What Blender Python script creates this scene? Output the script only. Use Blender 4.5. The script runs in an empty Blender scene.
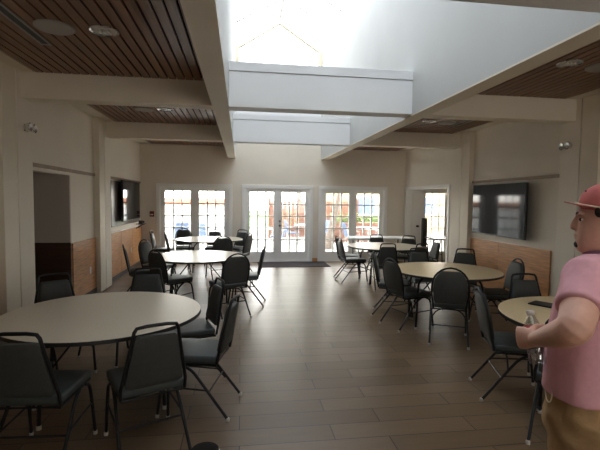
import bpy, bmesh, math, random
from mathutils import Vector, Matrix
random.seed(7)
SC = bpy.context.scene
COL = SC.collection
PI = math.pi

# ---------------------------------------------------------------- camera
F_PX, CAM_H = 425.0, 1.66
yaw, pitch, roll = math.radians(8.0), math.radians(-3.35), math.radians(0.72)
fw = Vector((math.sin(yaw)*math.cos(pitch), math.cos(yaw)*math.cos(pitch), math.sin(pitch)))
r0 = Vector((math.cos(yaw), -math.sin(yaw), 0)); u0 = r0.cross(fw)
rt = r0*math.cos(roll)+u0*math.sin(roll); up = -r0*math.sin(roll)+u0*math.cos(roll)
cd = bpy.data.cameras.new('camera'); cam = bpy.data.objects.new('camera', cd); COL.objects.link(cam)
cam.matrix_world = Matrix(((rt.x, up.x, -fw.x, 0), (rt.y, up.y, -fw.y, 0), (rt.z, up.z, -fw.z, CAM_H), (0, 0, 0, 1)))
cd.sensor_width = 36; cd.lens = F_PX/600*36; cd.clip_start = .05; cd.clip_end = 300
SC.camera = cam

# ---------------------------------------------------------------- light and exposure
w = bpy.data.worlds.new('sky'); SC.world = w; w.use_nodes = True
nt = w.node_tree; bg = nt.nodes['Background']
tc = nt.nodes.new('ShaderNodeTexCoord'); sx = nt.nodes.new('ShaderNodeSeparateXYZ'); cr = nt.nodes.new('ShaderNodeValToRGB')
nt.links.new(tc.outputs['Generated'], sx.inputs[0]); nt.links.new(sx.outputs['Z'], cr.inputs[0]); nt.links.new(cr.outputs[0], bg.inputs[0])
cr.color_ramp.elements[0].color = (2.1, 1.98, 1.80, 1); cr.color_ramp.elements[1].color = (.88, .90, .93, 1); cr.color_ramp.elements[1].position = .55
bg.inputs[1].default_value = 5.0
sd = bpy.data.lights.new('sun', 'SUN'); sun = bpy.data.objects.new('sun', sd); COL.objects.link(sun)
sd.energy = 1.6; sd.angle = math.radians(1.5); sd.color = (1, .95, .86)
sdir = Vector((-.80, -.22, -.72)).normalized()
sun.rotation_euler = sdir.to_track_quat('-Z', 'Y').to_euler(); sun.location = (12, 12, 14)
def portal(name, loc, rot, sx_, sy_):
    l = bpy.data.lights.new(name, 'AREA'); l.shape = 'RECTANGLE'; l.size = sx_; l.size_y = sy_
    l.cycles.is_portal = True
    o = bpy.data.objects.new(name, l); COL.objects.link(o); o.location = loc; o.rotation_euler = rot
portal('skylight_portal', (1.0, 5.2, 6.42), (0, 0, 0), 2.6, 12.8)
for cx in (-1.17, .98, 3.04):
    portal('door_portal', (cx, 11.62, 1.05), (-PI/2, 0, 0), 1.8, 1.7)
portal('added_window_portal', (2.8, -3.42, 1.65), (PI/2, 0, 0), 3.0, 1.7)  # portal of the added window behind the camera
portal('side_window_portal', (5.75, 11.62, 1.1), (-PI/2, 0, 0), 1.3, 1.7)
vs = SC.view_settings
SC.display_settings.display_device = 'sRGB'
vs.view_transform = 'Standard'; vs.look = 'None'; vs.gamma = 1; vs.use_curve_mapping = False
vs.exposure = 2.52
try:
    SC.cycles.use_denoising = True
    SC.cycles.max_bounces = 10; SC.cycles.diffuse_bounces = 7; SC.cycles.transparent_max_bounces = 16
    SC.cycles.sample_clamp_indirect = 12
except Exception: pass

# ---------------------------------------------------------------- materials
def mat(name, col, rough=.6, spec=.5, metal=0, noise=0, nscale=8, bump=0, bscale=60, sheen=0, stretch=None):
    m = bpy.data.materials.new(name); m.use_nodes = True
    t = m.node_tree; b = t.nodes['Principled BSDF']
    b.inputs['Base Color'].default_value = (*col, 1); b.inputs['Roughness'].default_value = rough
    b.inputs['Specular IOR Level'].default_value = spec; b.inputs['Metallic'].default_value = metal
    if sheen: b.inputs['Sheen Weight'].default_value = sheen
    c = t.nodes.new('ShaderNodeTexCoord'); src = c.outputs['Object']
    if stretch:
        mp = t.nodes.new('ShaderNodeMapping'); mp.inputs['Scale'].default_value = stretch
        t.links.new(src, mp.inputs[0]); src = mp.outputs[0]
    if noise:
        n = t.nodes.new('ShaderNodeTexNoise'); n.inputs['Scale'].default_value = nscale; n.inputs['Detail'].default_value = 5
        r = t.nodes.new('ShaderNodeValToRGB')
        r.color_ramp.elements[0].position = .3; r.color_ramp.elements[1].position = .7
        r.color_ramp.elements[0].color = (*[x*(1-noise) for x in col], 1)
        r.color_ramp.elements[1].color = (*[min(1, x*(1+noise)) for x in col], 1)
        t.links.new(src, n.inputs['Vector']); t.links.new(n.outputs['Fac'], r.inputs[0]); t.links.new(r.outputs[0], b.inputs['Base Color'])
    if bump:
        n2 = t.nodes.new('ShaderNodeTexNoise'); n2.inputs['Scale'].default_value = bscale
        bp = t.nodes.new('ShaderNodeBump'); bp.inputs['Strength'].default_value = bump; bp.inputs['Distance'].default_value = .01
        t.links.new(src, n2.inputs['Vector']); t.links.new(n2.outputs['Fac'], bp.inputs['Height']); t.links.new(bp.outputs[0], b.inputs['Normal'])
    return m
def glass(name, tint, fac=.08):
    m = bpy.data.materials.new(name); m.use_nodes = True; t = m.node_tree; t.nodes.remove(t.nodes['Principled BSDF'])
    o = t.nodes['Material Output']; tr = t.nodes.new('ShaderNodeBsdfTransparent'); g = t.nodes.new('ShaderNodeBsdfGlossy')
    mx = t.nodes.new('ShaderNodeMixShader'); tr.inputs[0].default_value = (*tint, 1); g.inputs['Roughness'].default_value = .03
    mx.inputs[0].default_value = fac
    t.links.new(tr.outputs[0], mx.inputs[1]); t.links.new(g.outputs[0], mx.inputs[2]); t.links.new(mx.outputs[0], o.inputs[0])
    return m
M = {}
M['wall'] = mat('wall_paint', (.80, .735, .635), .75, .3, noise=.03, nscale=1.5, bump=.08, bscale=90)
M['well'] = mat('darkened_well_white', (.53, .535, .52), .6, .3, noise=.03, nscale=1.5)  # white paint darkened in colour to hold down the well's brightness
M['white'] = mat('white_paint', (.80, .81, .82), .55, .4, noise=.02, nscale=2)
M['beam'] = mat('beam_paint', (.76, .69, .57), .6, .35, noise=.03, nscale=2)
M['trim'] = mat('door_trim_paint', (.88, .87, .84), .45, .5)
M['rail'] = mat('picture_rail', (.30, .22, .15), .5, noise=.15, nscale=5)
M['slat'] = mat('ceiling_slat_wood', (.21, .092, .040), .36, .5, noise=.35, nscale=2.2, stretch=(9, .6, 9))
M['gap'] = mat('ceiling_backing', (.012, .010, .009), .9, .1)
M['panel'] = mat('wainscot_wood', (.52, .25, .095), .42, .4, noise=.25, nscale=3, stretch=(1.2, 1.2, 14))
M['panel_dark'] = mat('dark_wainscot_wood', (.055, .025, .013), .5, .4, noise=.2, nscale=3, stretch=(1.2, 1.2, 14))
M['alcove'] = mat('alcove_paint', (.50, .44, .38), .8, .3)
M['base'] = mat('baseboard_rubber', (.06, .045, .035), .6)
M['metal'] = mat('black_frame_paint', (.010, .010, .010), .45, .3)
M['seat'] = mat('seat_vinyl', (.048, .056, .054), .5, .4, noise=.1, nscale=30, bump=.15, bscale=160)
M['pad'] = mat('backrest_vinyl', (.046, .048, .045), .6, .4, noise=.1, nscale=30, bump=.15, bscale=160)
M['glide'] = mat('glide_plastic', (.45, .42, .38), .5)
M['top_pale'] = mat('pale_laminate', (.70, .62, .49), .30, .5, noise=.05, nscale=60)
M['top_wood'] = mat('beige_laminate', (.60, .46, .26), .30, .5, noise=.06, nscale=40)
M['top_dark'] = mat('dark_laminate', (.05, .04, .035), .35)
M['edge'] = mat('table_edge', (.015, .015, .015), .5)
M['chrome'] = mat('chrome', (.7, .7, .7), .18, .5, 1)
M['steel'] = mat('steel', (.55, .55, .55), .3, .5, 1)
M['speaker'] = mat('speaker_grille', (.42, .40, .37), .7, bump=.2, bscale=300)
M['lens'] = mat('light_lens', (.75, .74, .70), .3)
M['black'] = mat('black_plastic', (.008, .008, .009), .4)
M['screen'] = mat('tv_screen', (.006, .006, .008), .07, .16)
M['red'] = mat('alarm_red', (.16, .02, .015), .5)
M['plate'] = mat('outlet_plate', (.75, .74, .70), .4)
M['mat_'] = mat('door_mat_fibre', (.035, .028, .028), .95, .1, noise=.3, nscale=40, bump=.4, bscale=120)
M['glass'] = glass('door_glass', (.60, .61, .61), .06)
M['glass_added'] = glass('added_window_glass', (.34, .34, .34), .06)  # pane of the added window, dimmed to limit its fill light
M['roofglass'] = glass('skylight_glazing', (.35, .36, .37), .05)
M['roofglass_near'] = glass('tinted_skylight_glazing', (.31, .32, .33), .05)
M['gablewood'] = mat('gable_frame_wood', (.70, .62, .48), .6)
M['skin'] = mat('skin', (.60, .33, .245), .5, .4, noise=.06, nscale=25)
M['shirt'] = mat('pink_jersey', (.62, .32, .35), .85, .2, noise=.04, nscale=60, bump=.06, bscale=300)
M['collar'] = mat('shirt_neckband', (.17, .075, .11), .9, .2)
M['khaki'] = mat('khaki_cotton', (.36, .225, .11), .85, .2, noise=.1, nscale=14, bump=.2, bscale=60)
M['cap'] = mat('faded_red_cotton', (.50, .14, .125), .85, .2, noise=.12, nscale=25)
M['hair'] = mat('dark_brown_hair', (.022, .013, .008), .7, .3, bump=.6, bscale=150)
M['cord'] = mat('cream_cord', (.65, .58, .42), .7)
M['shoe'] = mat('shoe_leather', (.04, .03, .025), .5)
M['water'] = glass('bottle_plastic', (.86, .90, .92), .26)
M['label'] = mat('bottle_label', (.55, .12, .14), .5, noise=.4, nscale=60)
M['bark'] = mat('bark', (.16, .13, .11), .9, noise=.3, nscale=10)
M['leaf'] = mat('leaf_green', (.10, .20, .05), .7, noise=.4, nscale=3)
M['fence'] = mat('red_fence_wood', (.16, .075, .05), .8, noise=.2, nscale=4)
M['patio'] = mat('patio_concrete', (.26, .245, .22), .9, noise=.1, nscale=2)
M['stucco'] = mat('cream_stucco', (.34, .28, .17), .9, noise=.05, nscale=3)
M['rooftile'] = mat('clay_roof', (.38, .14, .08), .8, noise=.2, nscale=6)
M['blue'] = mat('blue_grey_fabric', (.12, .17, .28), .8)
M['grass'] = mat('lawn', (.10, .17, .05), .95, noise=.3, nscale=6)

# wood look floor planks laid across the room
def floor_mat():
    m = bpy.data.materials.new('floor_planks'); m.use_nodes = True; t = m.node_tree; b = t.nodes['Principled BSDF']
    c = t.nodes.new('ShaderNodeTexCoord'); br = t.nodes.new('ShaderNodeTexBrick')
    br.offset = .37; br.inputs['Scale'].default_value = 1; br.inputs['Brick Width'].default_value = 1.05; br.inputs['Row Height'].default_value = .2
    br.inputs['Mortar Size'].default_value = .0038; br.inputs['Mortar Smooth'].default_value = .2; br.inputs['Bias'].default_value = -.1
    br.inputs['Color1'].default_value = (.122, .079, .043, 1); br.inputs['Color2'].default_value = (.168, .113, .067, 1)
    br.inputs['Mortar'].default_value = (.018, .012, .008, 1)
    t.links.new(c.outputs['Object'], br.inputs['Vector'])
    mp = t.nodes.new('ShaderNodeMapping'); mp.inputs['Scale'].default_value = (1.2, 16, 1); n = t.nodes.new('ShaderNodeTexNoise')
    n.inputs['Scale'].default_value = 3; n.inputs['Detail'].default_value = 6
    t.links.new(c.outputs['Object'], mp.inputs[0]); t.links.new(mp.outputs[0], n.inputs['Vector'])
    mr = t.nodes.new('ShaderNodeMapRange'); mr.inputs['To Min'].default_value = .78; mr.inputs['To Max'].default_value = 1.2
    t.links.new(n.outputs['Fac'], mr.inputs[0])
    mx = t.nodes.new('ShaderNodeVectorMath'); mx.operation = 'SCALE'
    t.links.new(br.outputs['Color'], mx.inputs[0]); t.links.new(mr.outputs[0], mx.inputs['Scale']); t.links.new(mx.outputs[0], b.inputs['Base Color'])
    b.inputs['Roughness'].default_value = .36; b.inputs['Specular IOR Level'].default_value = .36
    bp = t.nodes.new('ShaderNodeBump'); bp.inputs['Strength'].default_value = .25; bp.inputs['Distance'].default_value = .004; bp.invert = True
    t.links.new(br.outputs['Fac'], bp.inputs['Height']); t.links.new(bp.outputs[0], b.inputs['Normal'])
    return m
M['floor'] = floor_mat()

# ---------------------------------------------------------------- mesh helpers
def box(bm, x0, x1, y0, y1, z0, z1, bev=0):
    c = Vector(((x0+x1)/2, (y0+y1)/2, (z0+z1)/2))
    mtx = Matrix.Translation(c) @ Matrix.Diagonal((abs(x1-x0), abs(y1-y0), abs(z1-z0), 1))
    r = bmesh.ops.create_cube(bm, size=1, matrix=mtx)
    if bev:
        es = set(e for v in r['verts'] for e in v.link_edges)
        bmesh.ops.bevel(bm, geom=list(es), offset=bev, segments=2, affect='EDGES', profile=.6)
def tube(bm, pts, rad, seg=8, closed=False, flat=None):
    """round tube along points; rad may be a list"""
    pts = [Vector(p) for p in pts]; n = len(pts); rings = []; prev = None
    for i, p in enumerate(pts):
        if closed: d = (pts[(i+1) % n]-pts[i-1])
        elif i == 0: d = pts[1]-pts[0]
        elif i == n-1: d = pts[-1]-pts[-2]
        else: d = (pts[i+1]-p).normalized()+(p-pts[i-1]).normalized()
        d.normalize()
        if prev is None:
            a = Vector((0, 0, 1)) if abs(d.z) < .9 else Vector((0, 1, 0))
            prev = d.cross(a).normalized()
        x = (prev-d*prev.dot(d)).normalized(); y = d.cross(x); prev = x
        r = rad[i] if isinstance(rad, (list, tuple)) else rad
        rings.append([bm.verts.new(p+x*math.cos(2*PI*k/seg)*r+y*math.sin(2*PI*k/seg)*r) for k in range(seg)])
    m = n if closed else n-1
    for i in range(m):
        a, b = rings[i], rings[(i+1) % n]
        for k in range(seg): bm.faces.new((a[k], a[(k+1) % seg], b[(k+1) % seg], b[k]))
    if not closed: bm.faces.new(rings[0][::-1]); bm.faces.new(rings[-1])
def smooth_path(pts, it=2):
    pts = [Vector(p) for p in pts]
    for _ in range(it):
        q = [pts[0]]
        for a, b in zip(pts, pts[1:]): q += [a*.75+b*.25, a*.25+b*.75]
        q.append(pts[-1]); pts = q
    return pts
def lathe(bm, prof, c=(0, 0, 0), seg=40, axis=None):
    """profile (r,z) spun about z"""
    rings = []; Q = axis or Matrix.Identity(3)
    for r, z in prof:
        rings.append([bm.verts.new(Vector(c)+Q @ Vector((r*math.cos(2*PI*k/seg), r*math.sin(2*PI*k/seg), z))) for k in range(seg)])
    for a, b in zip(rings, rings[1:]):
        for k in range(seg): bm.faces.new((a[k], a[(k+1) % seg], b[(k+1) % seg], b[k]))
    bm.faces.new(rings[0][::-1]); bm.faces.new(rings[-1])
def prism(bm, outline, axis, t0, t1):
    """outline 2D extruded along axis: 'y' -> (x,z), 'x' -> (y,z), 'z' -> (x,y)"""
    def V(p, t): return {'y': (p[0], t, p[1]), 'x': (t, p[0], p[1]), 'z': (p[0], p[1], t)}[axis]
    a = [bm.verts.new(V(p, t0)) for p in outline]; b = [bm.verts.new(V(p, t1)) for p in outline]
    n = len(a)
    bm.faces.new(a); bm.faces.new(b[::-1])
    for i in range(n): bm.faces.new((a[i], b[i], b[(i+1) % n], a[(i+1) % n]))
def loft(bm, rings, seg=20, cap=True):
    """rings: (center, ux, uy, rx, ry) elliptical sections"""
    R_ = []
    for c, ux, uy, rx, ry in rings:
        c = Vector(c); ux = Vector(ux); uy = Vector(uy)
        R_.append([bm.verts.new(c+ux*math.cos(2*PI*k/seg)*rx+uy*math.sin(2*PI*k/seg)*ry) for k in range(seg)])
    for a, b in zip(R_, R_[1:]):
        for k in range(seg): bm.faces.new((a[k], a[(k+1) % seg], b[(k+1) % seg], b[k]))
    if cap: bm.faces.new(R_[0][::-1]); bm.faces.new(R_[-1])
def obj(name, bm, m, parent=None, smooth=False, **kw):
    bmesh.ops.recalc_face_normals(bm, faces=bm.faces)
    me = bpy.data.meshes.new(name); bm.to_mesh(me); bm.free()
    if smooth:
        for p in me.polygons: p.use_smooth = True
    if m: me.materials.append(m if not isinstance(m, str) else M[m])
    o = bpy.data.objects.new(name, me); COL.objects.link(o); o.parent = parent
    for k, v in kw.items(): o[k] = v
    return o
def NB(): return bmesh.new()
def bx(name, dims, m, parent=None, bev=0, **kw):
    b = NB(); box(b, *dims, bev=bev); return obj(name, b, m, parent, **kw)
def struct(name, dims_list, m, bev=0):
    b = NB()
    for d in dims_list: box(b, *d, bev=bev)
    return obj(name, b, m, kind='structure')
def thing(name, label, cat, loc=(0, 0, 0), rz=0, group=None):
    o = bpy.data.objects.new(name, None); COL.objects.link(o); o.location = loc; o.rotation_euler = (0, 0, rz)
    o.empty_display_size = .1
    o['label'] = label; o['category'] = cat
    if group: o['group'] = group
    return o
def autosmooth(o, ang=40):
    for p in o.data.polygons: p.use_smooth = True
    try:
        o.data.set_sharp_from_angle(angle=math.radians(ang))
    except Exception: pass
    return o
def copy_tree(o, parent=None):
    c = o.copy(); COL.objects.link(c); c.parent = parent
    for ch in list(o.children): copy_tree(ch, c)
    return c

# ================================================================ the room
XL, XR, YF, YN = -2.52, 4.52, 11.3, -3.2
ZC, ZB = 3.04, 2.755            # slatted ceiling, underside of beams
WL, WR = -.14, 2.13             # skylight well inner faces
struct('floor', [(-4.3, 8.2, YN, YF+.02, -.12, 0)], 'floor')

# left wall with the passage opening
struct('wall_left', [(XL-.15, XL, YN, 5.62, 0, 3.2), (XL-.15, XL, 6.79, YF, 0, 3.2), (XL-.15, XL, 5.62, 6.79, 1.985, 3.2)], 'wall')
struct('wall_passage', [(-4.2, XL-.15, 6.76, 6.9, .98, 2.9), (XL-.16, XL-.003, 6.76, 6.789, .98, 1.985), (-4.3, -4.2, 4.6, 6.9, 0, 2.9), (-4.2, XL-.15, 4.6, 4.7, 0, 2.9)], 'alcove')
struct('ceiling', [(-4.3, XL-.15, 4.6, 6.9, 2.9, 3.0)], 'alcove')
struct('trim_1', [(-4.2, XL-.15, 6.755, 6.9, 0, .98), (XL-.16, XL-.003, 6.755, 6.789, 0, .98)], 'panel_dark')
# right wall with the opening to the side room
struct('wall_right', [(XR, XR+.15, YN, 8.8, 0, 3.2), (XR, XR+.15, 8.8, 11.2, 1.99, 3.2), (XR, XR+.15, 11.2, YF, 0, 3.2)], 'wall')
struct('wall_back', [(-4.3, 1.3, YN-.15, YN, 0, 3.2), (4.3, 8.2, YN-.15, YN, 0, 3.2), (1.3, 4.3, YN-.15, YN, 0, .8), (1.3, 4.3, YN-.15, YN, 2.5, 3.2)], 'wall')
b = NB()
for x in (1.3, 2.28, 3.26, 4.24): box(b, x, x+.06, YN-.12, YN+.02, .8, 2.5)
for z in (.8, 1.62, 2.44): box(b, 1.3, 4.3, YN-.11, YN+.01, z, z+.06)
wb = obj('added_window', b, 'trim', kind='structure')  # unseen window, added to light the beam fronts and the man
bx('glass_pane', (1.32, 4.28, YN-.07, YN-.065, .82, 2.48), 'glass_added', wb)
# posts and pilasters, both sides, at each beam
k = 2
for s, xw in ((1, XL), (-1, XR)):
    for y in (1.75, 4.78, 7.81):
        struct('trim_%d' % k, [(xw, xw+s*.10, y, y+.29, 0, ZC)], 'beam', bev=.006); k += 1
        struct('trim_%d' % k, [(xw, xw+s*.10, y+.305, y+.64, 0, ZC)], 'wall', bev=.006); k += 1
# picture rails and wainscot panels
def rail(y0, y1, s, xw):
    global k
    struct('trim_%d' % k, [(xw, xw+s*.03, y0, y1, 2.03, 2.075)], 'rail'); k += 1
def wains(y0, y1, s, xw, seams=()):
    global k
    ys = [y0]+list(seams)+[y1]
    struct('trim_%d' % k, [(xw, xw+s*.025, a+.004, b-.004, .09, .965) for a, b in zip(ys, ys[1:])], 'panel', bev=.003); k += 1
    struct('baseboard_%s' % ('left' if s > 0 else 'right'), [(xw, xw+s*.03, y0, y1, 0, .09)], 'base')
for s, xw in ((1, XL), (-1, XR)):
    for y0, y1 in ((2.42, 4.78), (5.42, 7.81)) + (((8.45, 11.2),) if s > 0 else ()):
        rail(y0, y1, s, xw)
wains(2.42, 4.78, 1, XL); wains(6.79, 7.81, 1, XL); wains(8.45, 11.28, 1, XL, (9.4, 10.35))
wains(2.42, 4.78, -1, XR, (3.6,)); wains(5.62, 7.81, -1, XR, (6.88,))
# small ledges above wainscot at the bay of the left television
struct('trim_%d' % k, [(XL, XL+.035, 8.45, 11.28, .965, .985)], 'trim'); k += 1

# far wall with three pairs of french doors
doors = [(-2.05, -.30), (.12, 1.85), (2.17, 3.92)]
xs = [XL-.15]+[v for d in doors for v in d]+[5.05, 6.45, 8.2]
b = NB()
for i in range(0, len(xs), 2): box(b, xs[i], xs[i+1], YF, YF+.16, 0, 1.96)
box(b, XL-.15, 8.2, YF, YF+.16, 1.96, ZC+.4)
box(b, 5.05, 6.45, YF, YF+.16, 0, .25)
obj('wall_far', b, 'wall', kind='structure')

def french(n, x0, x1, with_handle, y=YF):
    root = obj('door_%d' % n, frame_bm(x0, x1, y), 'trim', kind='structure')
    mid = (x0+x1)/2; lw = (x1-x0)/2
    for s in (0, 1):
        a = x0+.02 if s == 0 else mid+.004; c = mid-.004 if s == 0 else x1-.02
        bm = NB(); g = .105
        gx0, gx1, gz0, gz1 = a+g, c-g, .27, 1.86
        box(bm, a, gx0, y+.03, y+.075, .02, 1.95); box(bm, gx1, c, y+.03, y+.075, .02, 1.95)
        box(bm, gx0, gx1, y+.03, y+.075, .02, gz0); box(bm, gx0, gx1, y+.03, y+.075, gz1, 1.95)
        for i in (1, 2):
            x = gx0+(gx1-gx0)*i/3; box(bm, x-.016, x+.016, y+.034, y+.07, gz0, gz1)
        for i in range(1, 5):
            z = gz0+(gz1-gz0)*i/5; box(bm, gx0, gx1, y+.037, y+.069, z-.016, z+.016)
        leaf = obj('door_leaf', bm, 'trim', root)
        bx('glass_pane', (gx0-.005, gx1+.005, y+.050, y+.056, gz0-.005, gz1+.005), 'glass', leaf)
        if s == 1:
            as_ = NB(); box(as_, mid-.022, mid+.022, y+.020, y+.030, .02, 1.95); obj('astragal', as_, 'trim', leaf)
        if with_handle and s == 1:
            h = NB(); lathe(h, [(.0, 0), (.028, 0), (.03, .008), (.014, .014), (.011, .05), (0, .05)], (a+.055, y+.03, .97), 16, Matrix.Rotation(PI/2, 3, 'X'))
            tube(h, [(a+.055, y-.015, .97), (a+.09, y-.02, .97), (a+.16, y-.018, .965)], .009)
            lathe(h, [(.0, 0), (.024, 0), (.024, .01), (0, .012)], (a+.055, y+.03, 1.09), 16, Matrix.Rotation(PI/2, 3, 'X'))
            obj('door_handle', h, 'black', leaf)
def frame_bm(x0, x1, y):
    bm = NB()
    box(bm, x0-.085, x0+.002, y-.022, y+.0, 0, 2.045, .004); box(bm, x1-.002, x1+.085, y-.022, y+.0, 0, 2.045, .004)
    box(bm, x0-.085, x1+.085, y-.024, y+.0, 1.955, 2.05, .004)
    box(bm, x0, x0+.02, y, y+.12, 0, 1.96); box(bm, x1-.02, x1, y, y+.12, 0, 1.96); box(bm, x0, x1, y, y+.12, 1.95, 1.965)
    box(bm, x0, x1, y-.01, y+.14, 0, .018)
    return bm
for i, (a, c) in enumerate(doors): french(i+1, a, c, i == 1)

# side room beyond the opening
struct('wall_side_room', [(8.2, 8.35, 8.0, YF+.16, 0, 2.8), (XR+.15, 8.2, 7.9, 8.0, 0, 2.8)], 'wall')
struct('ceiling', [(XR+.15, 8.35, 7.9, YF+.16, 2.62, 2.8)], 'white')
b = NB()
box(b, 5.05, 5.12, YF-.02, YF+.1, .25, 1.95); box(b, 6.38, 6.45, YF-.02, YF+.1, .25, 1.95)
box(b, 4.99, 6.51, YF-.025, YF, 1.90, 1.99); box(b, 4.99, 6.51, YF-.04, YF+.1, .22, .27)
box(b, 4.99, 5.06, YF-.025, YF, .2, 1.99); box(b, 6.44, 6.51, YF-.025, YF, .2, 1.99)
for i in range(1, 6): x = 5.12+1.26*i/6; box(b, x-.012 if i != 3 else x-.035, x+.012 if i != 3 else x+.035, YF+.03, YF+.065, .27, 1.91)
for i in range(1, 5): z = .27+1.63*i/5; box(b, 5.12, 6.38, YF+.032, YF+.063, z-.012, z+.012)
wn = obj('window_1', b, 'trim', kind='structure')
bx('glass_pane', (5.12, 6.38, YF+.045, YF+.050, .27, 1.91), 'glass', wn)
# casing round the opening
struct('trim_%d' % k, [(XR-.02, XR+.17, 8.74, 8.82, 0, 2.05), (XR-.02, XR+.17, 11.18, 11.26, 0, 2.05), (XR-.02, XR+.17, 8.825, 11.175, 1.975, 2.05)], 'trim', bev=.004); k += 1
# narrow white closet door in the side room
dl = NB(); box(dl, XR+.18, XR+.44, 11.2, 11.24, .01, 1.97, .004)
d4 = obj('door_4', dl, 'trim', kind='structure')
kb = NB(); lathe(kb, [(.0, 0), (.03, 0), (.03, .01), (.012, .015), (.012, .04), (.028, .05), (.028, .075), (.0, .085)], (XR+.33, 11.2, .98), 16, Matrix.Rotation(PI/2, 3, 'X'))
autosmooth(obj('door_knob', kb, 'black', d4))

# headers along the well: thick walls that rise to the roof
ZE, ZR = 5.62, 6.36
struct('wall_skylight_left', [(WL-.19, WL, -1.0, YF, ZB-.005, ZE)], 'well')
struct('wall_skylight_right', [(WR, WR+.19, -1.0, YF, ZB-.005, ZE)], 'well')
struct('wall_skylight_near', [(WL-.19, WR+.19, -1.2, -.98, ZB, ZR+.3)], 'white')
# flush painted soffit strips under the headers
struct('trim_%d' % k, [(WL-.192, WL+.0, -1.0, YF, ZB-.02, ZB-.004)], 'beam'); k += 1
struct('trim_%d' % k, [(WR, WR+.192, -1.0, YF, ZB-.02, ZB-.004)], 'beam'); k += 1
# gable wall over the far doors with its pentagon window
xm = (WL+WR)/2
struct('wall_gable', [(WL-.19, WR+.19, YF, YF+.16, ZC+.4, 4.35)], 'white')
prof = [(WL, 4.35), (WR, 4.35), (WR, ZE), (xm, ZR), (WL, ZE)]
inn = [(WL+.09, 4.43), (WR-.09, 4.43), (WR-.09, ZE-.05), (xm, ZR-.12), (WL+.09, ZE-.05)]
b = NB()
vo = [[b.verts.new((p[0], y, p[1])) for p in prof] for y in (YF, YF+.12)]; vi = [[b.verts.new((p[0], y, p[1])) for p in inn] for y in (YF, YF+.12)]
for i in range(5):
    j = (i+1) % 5
    b.faces.new((vo[0][i], vo[0][j], vi[0][j], vi[0][i])); b.faces.new((vo[1][i], vi[1][i], vi[1][j], vo[1][j]))
    b.faces.new((vo[0][i], vo[1][i], vo[1][j], vo[0][j])); b.faces.new((vi[0][i], vi[0][j], vi[1][j], vi[1][i]))
gw = obj('window_2', b, 'gablewood', kind='structure')
b = NB(); prism(b, inn, 'y', YF+.05, YF+.056); obj('glass_pane', b, 'roofglass', gw)
b = NB(); box(b, WL+.09, WR-.09, YF+.03, YF+.07, 5.3, 5.34); obj('glazing_bar', b, 'trim', gw)
# glazed ridge roof
b = NB()
for ya, yb, x0, z0, x1, z1 in [(5.6, YF+.2, WL-.2, ZE-.02, xm, ZR), (5.6, YF+.2, WR+.2, ZE-.02, xm, ZR)]:
    vv = [b.verts.new((x0, ya, z0)), b.verts.new((x1, ya, z1)), b.verts.new((x1, yb, z1)), b.verts.new((x0, yb, z0))]
    ww = [b.verts.new(v.co+Vector((0, 0, .012))) for v in vv]
    b.faces.new(vv); b.faces.new(ww[::-1])
    for i in range(4): b.faces.new((vv[i], ww[i], ww[(i+1) % 4], vv[(i+1) % 4]))
rg = obj('window_3', b, 'roofglass', kind='structure')
b = NB()
for x0 in (WL-.2, WR+.2):
    vv = [b.verts.new((x0, -1.1, ZE-.02)), b.verts.new((xm, -1.1, ZR)), b.verts.new((xm, 5.6, ZR)), b.verts.new((x0, 5.6, ZE-.02))]
    ww = [b.verts.new(v.co+Vector((0, 0, .012))) for v in vv]
    b.faces.new(vv); b.faces.new(ww[::-1])
    for i in range(4): b.faces.new((vv[i], ww[i], ww[(i+1) % 4], vv[(i+1) % 4]))
obj('window_4', b, 'roofglass_near', kind='structure')
b = NB()
for i in range(13):
    y = -.8+i*1.0
    tube(b, [(WL-.18, y, ZE+.02), (xm, y, ZR+.03)], .02, 6); tube(b, [(WR+.18, y, ZE+.02), (xm, y, ZR+.03)], .02, 6)
tube(b, [(xm, -1.1, ZR+.02), (xm, YF+.2, ZR+.02)], .03, 6)
obj('glazing_bar', b, 'trim', rg)

# cross beams in the well, capped with a ledge
for y in (2.01, 5.17, 8.24):
    n = k; k += 1
    o = struct('trim_%d' % n, [(WL, WR, y, y+.24, ZB, 3.17)], 'white', bev=.004)
    n = k; k += 1
    struct('trim_%d' % n, [(WL, WR, y-.012, y+.25, 3.175, 3.28)], 'white', bev=.004)
# side beams
for y in (2.12, 5.17, 8.20):
    struct('trim_%d' % k, [(XL+.0, WL-.19, y, y+.22, ZB, ZC+.05)], 'beam', bev=.008); k += 1
    struct('trim_%d' % k, [(WR+.19, XR, y, y+.22, ZB, ZC+.05)], 'beam', bev=.008); k += 1

# slatted ceilings
def slats(x0, x1, y0, y1, m='slat'):
    b = NB(); p = .0955; n = int((x1-x0)/p); off = (x1-x0-n*p)/2
    for i in range(n):
        a = x0+off+i*p; box(b, a+.007, a+p-.011, y0, y1, ZC, ZC+.018)
    c = obj('ceiling', b, m, kind='structure')
    return c
for x0, x1 in ((-2.27, WL-.20), (WR+.20, 4.27)):
    for y0, y1 in ((-3.2, 2.12), (2.34, 5.17), (5.39, 8.20), (8.42, YF)):
        slats(x0, x1, y0, y1)
struct('ceiling', [(XL-.2, WL-.19, YN, YF, ZC+.03, ZC+.30), (WR+.19, XR+.2, YN, YF, ZC+.03, ZC+.30)], 'gap')
struct('ceiling', [(XL, -2.27, YN, YF, ZC-.0, ZC+.03), (4.27, XR, YN, YF, ZC-.0, ZC+.03)], 'beam')
struct('ceiling', [(WL-.19, WR+.19, YN, -1.2, ZC-.1, ZC+.30)], 'white')
struct('ceiling', [(-4.8, WL-.19, YN-.4, YF+.45, 3.34, 3.44), (WR+.19, 8.6, YN-.4, YF+.45, 3.34, 3.44), (WL-.19, WR+.19, YN-.4, -1.2, 3.34, 3.44)], 'rooftile')

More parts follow.
